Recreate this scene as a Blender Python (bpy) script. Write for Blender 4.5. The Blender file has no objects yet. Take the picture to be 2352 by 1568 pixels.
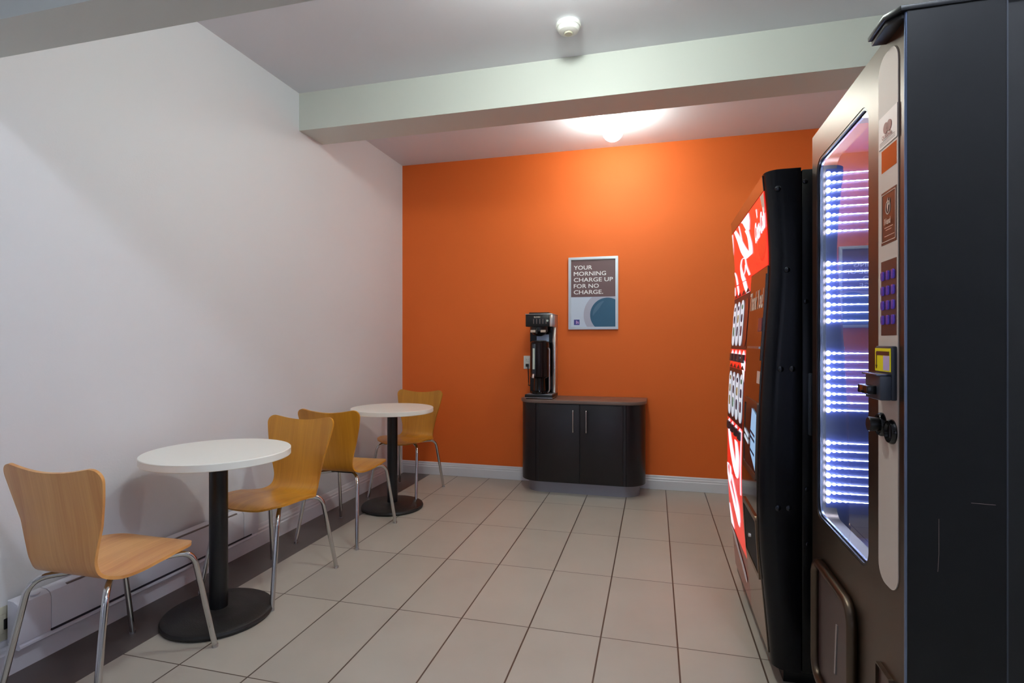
import bpy, bmesh, math, random
from mathutils import Vector, Matrix
random.seed(7)
sc = bpy.context.scene
COL = sc.collection
PI = math.pi

# ------------------------------------------------------------------ helpers
def lin(c):
    return tuple((v/255/12.92 if v/255 <= .04045 else ((v/255+.055)/1.055)**2.4) for v in c) + (1,)

def nodes_of(name):
    m = bpy.data.materials.new(name); m.use_nodes = True
    nt = m.node_tree
    return m, nt, nt.nodes['Principled BSDF']

def mat(name, rgb, rough=.5, metal=0., emit=None, estr=0., coat=0., ior=1.5, bump=0., bscale=40., var=0., vscale=6.):
    m, nt, b = nodes_of(name)
    b.inputs['Base Color'].default_value = lin(rgb)
    b.inputs['Roughness'].default_value = rough
    b.inputs['Metallic'].default_value = metal
    b.inputs['IOR'].default_value = ior
    b.inputs['Coat Weight'].default_value = coat
    if emit:
        b.inputs['Emission Color'].default_value = lin(emit); b.inputs['Emission Strength'].default_value = estr
    tc = None
    if bump or var:
        tc = nt.nodes.new('ShaderNodeTexCoord')
    if bump:
        n = nt.nodes.new('ShaderNodeTexNoise'); n.inputs['Scale'].default_value = bscale; n.inputs['Detail'].default_value = 4
        bp = nt.nodes.new('ShaderNodeBump'); bp.inputs['Strength'].default_value = bump; bp.inputs['Distance'].default_value = .002
        nt.links.new(tc.outputs['Object'], n.inputs['Vector']); nt.links.new(n.outputs['Fac'], bp.inputs['Height'])
        nt.links.new(bp.outputs['Normal'], b.inputs['Normal'])
    if var:
        n = nt.nodes.new('ShaderNodeTexNoise'); n.inputs['Scale'].default_value = vscale; n.inputs['Detail'].default_value = 5
        nt.links.new(tc.outputs['Object'], n.inputs['Vector'])
        r = nt.nodes.new('ShaderNodeMapRange'); r.inputs['To Min'].default_value = 1-var; r.inputs['To Max'].default_value = 1+var
        nt.links.new(n.outputs['Fac'], r.inputs['Value'])
        mx = nt.nodes.new('ShaderNodeVectorMath'); mx.operation = 'SCALE'
        mx.inputs[0].default_value = lin(rgb)[:3]
        nt.links.new(r.outputs['Result'], mx.inputs['Scale']); nt.links.new(mx.outputs['Vector'], b.inputs['Base Color'])
    return m

class MB:
    """collects shapes in one bmesh"""
    def __init__(s): s.bm = bmesh.new()
    def box(s, x0, x1, y0, y1, z0, z1, bev=0., seg=2):
        t = bmesh.new(); bmesh.ops.create_cube(t, size=1)
        for v in t.verts:
            v.co = Vector(((x0+x1)/2+v.co.x*(x1-x0), (y0+y1)/2+v.co.y*(y1-y0), (z0+z1)/2+v.co.z*(z1-z0)))
        if bev: bmesh.ops.bevel(t, geom=t.edges[:], offset=bev, segments=seg, affect='EDGES', profile=.5)
        return s.add(t)
    def add(s, t):
        me = bpy.data.meshes.new('t'); t.to_mesh(me); t.free(); s.bm.from_mesh(me); bpy.data.meshes.remove(me); return s
    def lathe(s, prof, c=(0, 0, 0), n=48, axis='Z'):
        """prof: list of (r, h) from one end to the other"""
        t = bmesh.new(); rings = []
        for r, h in prof:
            if r < 1e-6: rings.append([t.verts.new((0, 0, h))])
            else: rings.append([t.verts.new((r*math.cos(2*PI*k/n), r*math.sin(2*PI*k/n), h)) for k in range(n)])
        for a, b in zip(rings, rings[1:]):
            for k in range(n):
                k2 = (k+1) % n
                if len(a) == 1 and len(b) > 1: t.faces.new((a[0], b[k], b[k2]))
                elif len(b) == 1 and len(a) > 1: t.faces.new((a[k2], a[k], b[0]))
                elif len(a) > 1: t.faces.new((a[k], a[k2], b[k2], b[k]))
        bmesh.ops.recalc_face_normals(t, faces=t.faces[:])
        if axis == 'X': M = Matrix.Rotation(PI/2, 4, 'Y')
        elif axis == 'Y': M = Matrix.Rotation(-PI/2, 4, 'X')
        else: M = Matrix.Identity(4)
        t.transform(Matrix.Translation(c) @ M)
        return s.add(t)
    def tube(s, pts, r, n=16, fillet=0., fs=8):
        P = [Vector(p) for p in pts]
        if fillet:
            Q = [P[0]]
            for a, b, c in zip(P, P[1:], P[2:]):
                d1 = (a-b).normalized(); d2 = (c-b).normalized()
                f = min(fillet, (a-b).length*.48, (c-b).length*.48)
                p0, p2 = b+d1*f, b+d2*f
                for i in range(fs+1):
                    u = i/fs; Q.append(p0*(1-u)**2+b*2*u*(1-u)+p2*u*u)
            Q.append(P[-1]); P = Q
        t = bmesh.new(); rings = []; nrm = None
        for i, p in enumerate(P):
            d = ((P[i+1]-p) if i == 0 else (p-P[i-1]) if i == len(P)-1 else (P[i+1]-P[i-1])).normalized()
            if nrm is None: nrm = d.orthogonal().normalized()
            nrm = (nrm - d*nrm.dot(d)).normalized(); bn = d.cross(nrm)
            rr = r[i] if isinstance(r, (list, tuple)) else r
            rings.append([t.verts.new(p+(nrm*math.cos(2*PI*k/n)+bn*math.sin(2*PI*k/n))*rr) for k in range(n)])
        for a, b in zip(rings, rings[1:]):
            for k in range(n): t.faces.new((a[k], a[(k+1) % n], b[(k+1) % n], b[k]))
        t.faces.new(rings[0][::-1]); t.faces.new(rings[-1])
        bmesh.ops.recalc_face_normals(t, faces=t.faces[:])
        return s.add(t)
    def prism(s, pts, a, b, axis='Z', bev=0.):
        """polygon pts extruded from a to b along axis; pts in (x,y) for Z, (y,z) for X, (x,z) for Y"""
        t = bmesh.new()
        f3 = {'Z': lambda p, h: (p[0], p[1], h), 'X': lambda p, h: (h, p[0], p[1]), 'Y': lambda p, h: (p[0], h, p[1])}[axis]
        va = [t.verts.new(f3(p, a)) for p in pts]; vb = [t.verts.new(f3(p, b)) for p in pts]
        fa = t.faces.new(va); fb = t.faces.new(vb[::-1])
        for i in range(len(pts)):
            j = (i+1) % len(pts); t.faces.new((va[j], va[i], vb[i], vb[j]))
        bmesh.ops.recalc_face_normals(t, faces=t.faces[:])
        if bev:
            es = list(set(list(fa.edges)+list(fb.edges)))
            bmesh.ops.bevel(t, geom=es, offset=bev, segments=2, affect='EDGES', profile=.5)
        return s.add(t)
    def ring(s, outer, inner, a, b, axis='X'):
        """plate with a hole: outer and inner loops with the same point count"""
        t = bmesh.new(); n = len(outer)
        f3 = {'Z': lambda p, h: (p[0], p[1], h), 'X': lambda p, h: (h, p[0], p[1]), 'Y': lambda p, h: (p[0], h, p[1])}[axis]
        L = [[t.verts.new(f3(p, h)) for p in lp] for lp in (outer, inner) for h in (a, b)]
        oa, ob, ia, ib = L
        for i in range(n):
            j = (i+1) % n
            t.faces.new((oa[i], oa[j], ia[j], ia[i])); t.faces.new((ob[j], ob[i], ib[i], ib[j]))
            t.faces.new((oa[j], oa[i], ob[i], ob[j])); t.faces.new((ia[i], ia[j], ib[j], ib[i]))
        bmesh.ops.recalc_face_normals(t, faces=t.faces[:])
        return s.add(t)
    def build(s, name, m, parent=None, smooth=True, angle=35, loc=None):
        me = bpy.data.meshes.new(name); s.bm.to_mesh(me); s.bm.free()
        o = bpy.data.objects.new(name, me); COL.objects.link(o)
        me.materials.append(m)
        if smooth:
            for p in me.polygons: p.use_smooth = True
            b = bmesh.new(); b.from_mesh(me)
            for e in b.edges:
                e.smooth = not (len(e.link_faces) == 2 and e.calc_face_angle(0) > math.radians(angle))
            b.to_mesh(me); b.free()
        if parent: o.parent = parent
        if loc: o.location = loc
        return o

def rrect(a0, a1, b0, b1, r, k=6, keep=(1, 1, 1, 1)):
    """rounded rectangle loop in 2-D, always 4*(k+1) points"""
    out = []
    for q, (cx, cy, s0) in enumerate([(a1-r, b1-r, 0), (a0+r, b1-r, 90), (a0+r, b0+r, 180), (a1-r, b0+r, 270)]):
        for i in range(k+1):
            t = math.radians(s0+90*i/k); out.append((cx+r*math.cos(t), cy+r*math.sin(t)))
    return out

def thing(name, label, cat, loc=(0, 0, 0), rotz=0, group=None):
    o = bpy.data.objects.new(name, None); COL.objects.link(o); o.empty_display_size = .1
    o.location = loc; o.rotation_euler = (0, 0, rotz); o['label'] = label; o['category'] = cat
    if group: o['group'] = group
    return o
def tag(o, label, cat, group=None):
    o['label'] = label; o['category'] = cat
    if group: o['group'] = group
    return o
def struct(o, label, cat):
    o['kind'] = 'structure'; o['label'] = label; o['category'] = cat; return o

def text_bm(body, size, bold=0., sx=1., shear=0., align='LEFT', font_space=1.):
    """flat triangulated lettering in (x, y), returned as a bmesh"""
    cu = bpy.data.curves.new('txt', 'FONT'); cu.body = body; cu.size = size; cu.offset = bold; cu.shear = shear
    cu.align_x = align; cu.resolution_u = 3; cu.space_character = font_space
    o = bpy.data.objects.new('txt', cu); COL.objects.link(o)
    dg = bpy.context.evaluated_depsgraph_get(); dg.update()
    me = bpy.data.meshes.new_from_object(o.evaluated_get(dg))
    t = bmesh.new(); t.from_mesh(me); bpy.data.meshes.remove(me)
    bpy.data.objects.remove(o); bpy.data.curves.remove(cu)
    for v in t.verts: v.co.x *= sx
    return t

# ------------------------------------------------------------------ materials
M = {}
M['wall'] = mat('white_paint', (221, 221, 227), .55, bump=.15, bscale=120)
M['ceil'] = mat('ceiling_paint', (224, 224, 232), .6, bump=.15, bscale=120)
M['beam'] = mat('beam_paint', (209, 212, 206), .5, bump=.1, bscale=120)
M['orange'] = mat('orange_paint', (230, 106, 32), .7, bump=.15, bscale=120)
M['base'] = mat('gloss_white_trim', (225, 225, 232), .3)
M['heater'] = mat('heater_enamel', (222, 222, 234), .35)
M['slot'] = mat('dark_slot', (40, 38, 52), .6)
M['black'] = mat('black_plastic', (14, 14, 17), .35)
M['blackgloss'] = mat('black_gloss', (10, 10, 13), .15)
M['iron'] = mat('cast_iron_black', (24, 22, 22), .45, bump=.4, bscale=220)
M['column'] = mat('black_powder_coat', (12, 13, 17), .32)
M['chrome'] = mat('chrome', (205, 205, 205), .12, 1.)
M['steel'] = mat('brushed_steel', (190, 190, 195), .3, 1.)
M['alu'] = mat('satin_aluminium', (196, 202, 212), .35, .6)
M['laminate'] = mat('white_laminate', (246, 244, 237), .3)
M['espresso'] = mat('espresso_veneer', (20, 14, 19), .36, var=.25, vscale=9)
M['greige'] = mat('greige_laminate', (112, 92, 84), .32)
M['kick'] = mat('silver_kick', (150, 150, 162), .38, .5)
M['beige'] = mat('beige_plastic', (205, 200, 180), .4)
M['whiteplastic'] = mat('white_plastic', (228, 228, 224), .4)
M['globe'] = mat('lit_globe', (255, 255, 255), .3, emit=(244, 255, 246), estr=66.)
M['globe2'] = mat('lit_globe_bright', (255, 255, 255), .3, emit=(244, 255, 246), estr=120.)
M['globe3'] = mat('lit_globe_soft', (255, 255, 255), .3, emit=(232, 244, 255), estr=164.)
M['brownprint'] = mat('poster_brown', (104, 76, 80), .4)
M['lightprint'] = mat('poster_pale', (196, 206, 226), .4)
M['cuprim'] = mat('poster_cup_rim', (170, 170, 190), .4)
M['cup'] = mat('poster_cup', (40, 88, 120), .35)
M['cuphi'] = mat('poster_cup_highlight', (70, 104, 134), .35)
M['logo'] = mat('poster_logo_blue', (58, 60, 140), .4)
M['logopink'] = mat('poster_logo_pink', (190, 150, 210), .4)
M['white'] = mat('white_print', (236, 234, 236), .45)
M['cokeside'] = mat('drink_machine_black', (3, 4, 10), .24, ior=1.33)
M['vendside'] = mat('vending_black', (6, 7, 10), .4, ior=1.4, bump=.04, bscale=900)
M['vendfront'] = mat('vending_bronze_front', (90, 77, 66), .36, 1.)
M['cokefront'] = mat('vending_dark_gloss', (112, 102, 94), .1, 1.)
M['panel'] = mat('selection_panel_beige', (198, 184, 175), .5, .05)
M['navy'] = mat('navy_liner', (30, 38, 84), .4)
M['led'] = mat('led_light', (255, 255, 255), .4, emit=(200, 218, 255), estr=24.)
M['trimlight'] = mat('window_trim_aluminium', (105, 112, 135), .25, .9)
M['red'] = mat('backlit_red', (205, 24, 24), .15, emit=(232, 44, 36), estr=.46)
M['redlow'] = mat('unlit_red', (165, 30, 22), .15, ior=1.6)
M['whitelit'] = mat('backlit_white', (240, 236, 240), .2, emit=(236, 232, 250), estr=.64)
M['whitelow'] = mat('unlit_white', (225, 218, 222), .45)
M['redbottle'] = mat('backlit_red_bottle', (190, 20, 22), .15, emit=(200, 26, 26), estr=.5)
M['pill'] = mat('backlit_label', (215, 228, 236), .2, emit=(200, 216, 235), estr=.4)
M['pillbrown'] = mat('brown_label', (140, 50, 30), .3)
M['ink1'] = mat('ink_plum', (90, 40, 70), .4)
M['ink2'] = mat('ink_green', (110, 170, 140), .4)
M['ink3'] = mat('ink_navy', (40, 50, 90), .4)
M['ink4'] = mat('ink_gold', (190, 170, 110), .4)
M['lightbeige'] = mat('sticker_beige', (205, 180, 170), .4)
M['screen'] = mat('lit_screen', (60, 80, 120), .2, emit=(150, 190, 225), estr=.55)
M['screendark'] = mat('screen_dark', (12, 16, 34), .15)
M['infobrown'] = mat('info_plate_brown', (66, 40, 34), .3)
M['readout'] = mat('readout_window', (120, 44, 24), .12, ior=1.9)
M['paper'] = mat('paper_card', (232, 214, 208), .45)
M['paperink'] = mat('paper_ink_brown', (140, 70, 60), .5)
M['inkgrey'] = mat('paper_ink_grey', (150, 128, 124), .5)
M['cream'] = mat('cream_ink', (206, 190, 176), .4)
M['key'] = mat('violet_key', (70, 50, 150), .15, .6, emit=(130, 100, 240), estr=.07)  # violet glint on the keys put into their colour and a faint glow
M['yellow'] = mat('yellow_label', (240, 220, 30), .35)
M['lilac'] = mat('lilac_print', (196, 176, 214), .4)
M['slate'] = mat('slate_plastic', (44, 48, 58), .4)
M['gauge'] = mat('gauge_tube', (190, 205, 195), .25)
M['bluelabel'] = mat('blue_grey_label', (185, 205, 235), .4)
M['tan'] = mat('steel_side', (214, 200, 192), .3, 1.)

def wood(name, c1, c2):
    m, nt, b = nodes_of(name)
    tc = nt.nodes.new('ShaderNodeTexCoord'); mp = nt.nodes.new('ShaderNodeMapping')
    mp.inputs['Scale'].default_value = (17, 1.2, .9)
    n = nt.nodes.new('ShaderNodeTexNoise'); n.inputs['Scale'].default_value = 1.; n.inputs['Detail'].default_value = 3
    mp2 = nt.nodes.new('ShaderNodeMapping'); mp2.inputs['Scale'].default_value = (150, 6, 5)
    n2 = nt.nodes.new('ShaderNodeTexNoise'); n2.inputs['Scale'].default_value = 1.; n2.inputs['Detail'].default_value = 2
    cr = nt.nodes.new('ShaderNodeMix'); cr.data_type = 'RGBA'
    cr.inputs[6].default_value = lin(c1); cr.inputs[7].default_value = lin(c2)
    ad = nt.nodes.new('ShaderNodeMath'); ad.operation = 'MULTIPLY_ADD'; ad.inputs[1].default_value = .35
    r = nt.nodes.new('ShaderNodeMapRange'); r.inputs[1].default_value = .42; r.inputs[2].default_value = .9
    L = nt.links.new
    L(tc.outputs['Object'], mp.inputs[0]); L(mp.outputs[0], n.inputs['Vector'])
    L(tc.outputs['Object'], mp2.inputs[0]); L(mp2.outputs[0], n2.inputs['Vector'])
    L(n2.outputs['Fac'], ad.inputs[0]); L(n.outputs['Fac'], ad.inputs[2]); L(ad.outputs[0], r.inputs[0]); L(r.outputs[0], cr.inputs[0])
    L(cr.outputs[2], b.inputs['Base Color']); b.inputs['Roughness'].default_value = .32
    b.inputs['Coat Weight'].default_value = .25; b.inputs['Coat Roughness'].default_value = .2
    return m
M['beech'] = wood('beech_plywood', (238, 178, 106), (208, 138, 72))
M['honey'] = wood('honey_plywood', (218, 152, 46), (184, 118, 27))

def glass_mat():
    m = bpy.data.materials.new('window_glass'); m.use_nodes = True; nt = m.node_tree
    nt.nodes.remove(nt.nodes['Principled BSDF']); out = nt.nodes['Material Output']
    tr = nt.nodes.new('ShaderNodeBsdfTransparent'); gl = nt.nodes.new('ShaderNodeBsdfGlossy'); gl.inputs['Roughness'].default_value = .01
    tr.inputs['Color'].default_value = (.9, .92, .97, 1)
    fr = nt.nodes.new('ShaderNodeFresnel'); fr.inputs['IOR'].default_value = 3.4
    mx = nt.nodes.new('ShaderNodeMixShader')
    tl = nt.nodes.new('ShaderNodeBsdfTranslucent'); tl.inputs['Color'].default_value = (.75, .8, .95, 1)     # dusty pane; haze put in for the glow round the LEDs
    hz = nt.nodes.new('ShaderNodeMixShader'); hz.inputs[0].default_value = .10
    nt.links.new(tr.outputs[0], hz.inputs[1]); nt.links.new(tl.outputs[0], hz.inputs[2])
    nt.links.new(fr.outputs[0], mx.inputs[0]); nt.links.new(hz.outputs[0], mx.inputs[1]); nt.links.new(gl.outputs[0], mx.inputs[2])
    nt.links.new(mx.outputs[0], out.inputs['Surface'])
    return m
M['glass'] = glass_mat()
M['boltm'] = mat('dark_bolt', (60, 62, 68), .2, .9)

def floor_mat():
    m, nt, b = nodes_of('floor_tile'); L = nt.links.new
    def math_(op, a, b_=None, c=None):
        n = nt.nodes.new('ShaderNodeMath'); n.operation = op
        for i, v in enumerate((a, b_, c)):
            if v is None: continue
            if isinstance(v, (int, float)): n.inputs[i].default_value = v
            else: L(v, n.inputs[i])
        return n.outputs[0]
    tc = nt.nodes.new('ShaderNodeTexCoord'); sp = nt.nodes.new('ShaderNodeSeparateXYZ'); L(tc.outputs['Object'], sp.inputs[0])
    X, Y = sp.outputs[0], sp.outputs[1]
    u = math_('DIVIDE', math_('SUBTRACT', X, .0905), .3055); v = math_('DIVIDE', math_('SUBTRACT', Y, 2.268), .6)
    du = math_('MULTIPLY', math_('PINGPONG', u, .5), .3055); dv = math_('MULTIPLY', math_('PINGPONG', v, .5), .6)
    gu = math_('LESS_THAN', du, .0032); gv = math_('LESS_THAN', dv, .0022)
    strip = math_('LESS_THAN', X, -2.012)
    grout = math_('MULTIPLY', math_('MAXIMUM', gu, gv), math_('SUBTRACT', 1., strip))
    cell = nt.nodes.new('ShaderNodeCombineXYZ'); L(math_('FLOOR', u), cell.inputs[0]); L(math_('FLOOR', v), cell.inputs[1])
    wn = nt.nodes.new('ShaderNodeTexWhiteNoise'); wn.noise_dimensions = '3D'; L(cell.outputs[0], wn.inputs['Vector'])
    ns = nt.nodes.new('ShaderNodeTexNoise'); ns.inputs['Scale'].default_value = 3.5; ns.inputs['Detail'].default_value = 6
    L(tc.outputs['Object'], ns.inputs['Vector'])
    val = math_('ADD', math_('MULTIPLY_ADD', wn.outputs['Value'], .10, .86), math_('MULTIPLY', ns.outputs['Fac'], .18))
    def mixc(f, a, b_):
        n = nt.nodes.new('ShaderNodeMix'); n.data_type = 'RGBA'; L(f, n.inputs[0])
        for i, q in ((6, a), (7, b_)):
            if isinstance(q, tuple): n.inputs[i].default_value = q
            else: L(q, n.inputs[i])
        return n.outputs[2]
    sc_ = nt.nodes.new('ShaderNodeVectorMath'); sc_.operation = 'SCALE'; L(val, sc_.inputs['Scale'])
    L(mixc(strip, lin((177, 169, 158)), lin((88, 78, 75))), sc_.inputs[0])
    L(mixc(grout, sc_.outputs[0], lin((84, 68, 58))), b.inputs['Base Color'])
    b.inputs['Roughness'].default_value = .33
    bp = nt.nodes.new('ShaderNodeBump'); bp.inputs['Strength'].default_value = .4; bp.inputs['Distance'].default_value = .002
    L(math_('SUBTRACT', 1., grout), bp.inputs['Height']); L(bp.outputs['Normal'], b.inputs['Normal'])
    return m
M['floor'] = floor_mat()

# ------------------------------------------------------------------ room
XL, XR, YB, YF, ZC = -2.302, 1.45, 4.69, -2.6, 2.89
T = .12
struct(MB().box(XL-T, XR+T, YF-T, YB+T, -.1, 0).build('floor', M['floor'], smooth=False), 'beige rectangular floor tiles with a dark border strip along the white wall', 'floor')
struct(MB().box(XL-T, XR+T, YF-T, YB+T, ZC, ZC+.1).build('ceiling', M['ceil'], smooth=False), 'plain white painted ceiling between the two dropped beams', 'ceiling')
struct(MB().box(XL-T, XL, YF-T, YB+T, 0, ZC).build('wall_left', M['wall'], smooth=False), 'long white painted wall behind the round tables', 'wall')
struct(MB().box(XL, XR, YB, YB+T, 0, ZC).build('wall_back', M['orange'], smooth=False), 'bright orange end wall behind the cabinet and poster', 'wall')
struct(MB().box(XR, XR+T, YF-T, YB+T, 0, ZC).build('wall_right', M['wall'], smooth=False), 'white wall behind the vending machines', 'wall')
# wall behind the viewer, with an unseen window added to bring in daylight
WX0, WX1, WZ0, WZ1 = -1.95, 1.05, .5, 2.1
wr = MB(); wr.box(XL, WX0, YF-T, YF, 0, ZC); wr.box(WX1, XR, YF-T, YF, 0, ZC); wr.box(WX0, WX1, YF-T, YF, 0, WZ0); wr.box(WX0, WX1, YF-T, YF, WZ1, ZC)
struct(wr.build('wall_front', M['wall'], smooth=False), 'white wall with a wide daylight window opposite the orange wall', 'wall')
wf = MB()
for a in (WX0, (WX0+WX1)/2-.025, WX1-.05): wf.box(a, a+.05, YF-.09, YF-.03, WZ0, WZ1)
for a in (WZ0, WZ1-.05): wf.box(WX0, WX1, YF-.085, YF-.035, a, a+.05)
w1 = wf.build('window_1', M['alu'], smooth=False)
MB().box(WX0+.04, WX1-.04, YF-.062, YF-.058, WZ0+.04, WZ1-.04).build('window_pane', M['glass'], w1, smooth=False)
struct(w1, 'aluminium framed window opposite the orange wall', 'window')

struct(MB().box(XL, XR, 3.15, 3.415, 2.64, ZC).build('trim_1', M['beam'], smooth=False), 'white dropped ceiling beam in front of the lit globe lamp', 'beam')
struct(MB().box(XL, XR, 1.195, 1.357, 2.2, ZC).build('trim_2', M['beam'], smooth=False), 'nearest white dropped header crossing the upper left corner', 'beam')

def base_prof(h): return [(0, 0), (.016, 0), (.016, h*.62), (.012, h*.68), (.013, h*.76), (.008, h*.84), (.007, h*.93), (.003, h), (0, h)]
bl = MB(); bl.prism([(XL+d, z) for d, z in base_prof(.13)], YF, YB-.0165, 'Y')
struct(bl.build('baseboard_left', M['base'], angle=20), 'white moulded baseboard along the white wall', 'baseboard')
bb = MB(); bb.prism([(YB-d, z) for d, z in base_prof(.115)], XL, XR, 'X')
struct(bb.build('baseboard_back', M['base'], angle=20), 'white moulded baseboard along the orange wall', 'baseboard')

# ------------------------------------------------------------------ ceiling globe lamp, smoke detector
def globe_lamp(x, y, label, gm='globe'):
    t = thing('ceiling_lamp', label, 'lamp', (x, y, ZC), group='globe lamps on the ceiling')
    MB().lathe([(0, 0), (.062, 0), (.062, -.012), (.05, -.03), (.045, -.045), (0, -.045)]).build('lamp_holder', M['whiteplastic'], t)
    R = .076; p = [(R*math.sin(PI*k/20), -.115+R*math.cos(PI*k/20)) for k in range(21)]
    MB().lathe(p).build('globe', M[gm], t)
    return t
globe_lamp(-.295, 4.04, 'lit white globe lamp on the ceiling near the orange wall')
globe_lamp(-.36, 2.02, 'lit white globe lamp on the ceiling between the two beams', 'globe2')
globe_lamp(.62, .38, 'lit white globe lamp on the ceiling before the nearest header', 'globe3')

sd = thing('smoke_detector', 'round white smoke detector on the ceiling before the beam', 'smoke detector', (-.435, 2.82, ZC))
MB().lathe([(0, 0), (.062, 0), (.066, -.006), (.066, -.018), (.062, -.022), (0, -.022)]).build('mounting_base', M['whiteplastic'], sd)
MB().lathe([(.058, -.021), (.058, -.03), (.05, -.042), (.03, -.05), (.024, -.05), (.024, -.047), (0, -.047)]).build('cover', M['whiteplastic'], sd, angle=25)
MB().lathe([(.0225, -.046), (.0225, -.053), (.019, -.056), (0, -.056)]).build('test_button', M['beige'], sd)

# ------------------------------------------------------------------ baseboard heater
ht = thing('baseboard_heater', 'long white electric baseboard heater low on the white wall behind the first table', 'heater', (XL+.018, 2.06, .1))
HX = XL+.018
def hp(y0, y1, ins=0.):
    m = MB(); m.prism([(0, .022), (.052-ins, .022), (.056-ins, .03), (.056-ins, .15), (.048-ins, .168), (.03, .178), (0, .18)], y0, y1, 'Y', bev=.002); return m
hp(-.503, .5).build('front_panel', M['heater'], ht, angle=25)
for y0, y1 in ((-.615, -.505), (.502, .615)):
    hp(y0, y1, -.001).build('end_cap', M['heater'], ht, angle=25)
bp_ = MB(); bp_.prism([(0, 0), (.05, 0), (.056, .006), (.056, .014), (.05, .02), (0, .02)], -.61, .61, 'Y'); bp_.build('bottom_rail', M['heater'], ht)
MB().box(.02, (.0573), -.503, .56, .021, .030).build('air_slot', M['slot'], ht, smooth=False)
MB().box(.02, .047, -.44, .46, .170, .1745).build('top_grille', mat('grille_shadow_brown', (120, 104, 104), .5), ht, smooth=False)
MB().lathe([(0, 0), (.02, 0), (.02, .004), (.017, .006), (0, .006)], (.024, -.545, .176), n=24).build('knockout_cap', M['heater'], ht)

# ------------------------------------------------------------------ outlets
def outlet(name, label, loc, axis, m):
    t = thing(name, label, 'outlet', loc)
    if axis == 'L':
        MB().box(.0, .006, -.038, .038, -.062, .062, .003).build('cover_plate', m, t)
        MB().box(.004, .008, -.017, .017, -.035, .035, .003).build('socket_face', m, t)
        MB().box(.006, .011, .008, .022, -.022, .016, .002).build('socket_opening', M['black'], t)
    else:
        MB().box(-.036, .036, -.006, 0, -.058, .058, .003).build('cover_plate', m, t)
        for dz in (-.025, .025):
            s = MB().box(-.016, .016, -.009, -.004, dz-.016, dz+.016, .004).build('socket', m, t)
            sl = MB(); sl.box(-.008, -.006, -.0095, -.008, dz-.004, dz+.006); sl.box(.006, .008, -.0095, -.008, dz-.004, dz+.006)
            sl.build('slot', M['black'], s, smooth=False)
    return t
outlet('wall_outlet', 'beige wall outlet low on the white wall beside the heater end', (XL, 1.432, .196), 'L', M['beige'])
outlet('wall_outlet', 'white wall outlet on the orange wall beside the coffee maker', (-1.088, YB, 1.047), 'B', M['whiteplastic'])

# ------------------------------------------------------------------ tables
def table(x, y, label):
    t = thing('round_table', label, 'table', (x, y, 0), group='round cafe tables along the white wall')
    MB().lathe([(0, 0), (.215, 0), (.224, .006), (.226, .014), (.222, .024), (.21, .031), (.12, .036), (.06, .04), (.05, .044), (0, .044)], n=96).build('table_base', M['iron'], t)
    MB().lathe([(0, .043), (.038, .043), (.038, .70), (0, .70)], n=40).build('column', M['column'], t)
    MB().lathe([(0, .698), (.13, .698), (.13, .7085), (0, .7085)], n=48).build('mounting_plate', M['column'], t)
    MB().lathe([(0, .708), (.298, .708), (.3005, .7105), (.3005, .7375), (.298, .74), (0, .74)], n=128).build('tabletop', M['laminate'], t)
    return t
table(-1.884, 2.01, 'nearer round white cafe table on a black pedestal')
table(-1.88, 3.665, 'farther round white cafe table on a black pedestal near the orange wall')

# ------------------------------------------------------------------ chairs
def catmull(P, n):
    out = []
    for i in range(len(P)-1):
        p0 = P[max(i-1, 0)]; p1 = P[i]; p2 = P[i+1]; p3 = P[min(i+2, len(P)-1)]
        for k in range(n):
            t = k/n
            out.append(tuple(.5*((2*b)+(c-a)*t+(2*a-5*b+4*c-d)*t*t+(-a+3*b-3*c+d)*t**3) for a, b, c, d in zip(p0, p1, p2, p3)))
    out.append(tuple(P[-1])); return out

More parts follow.
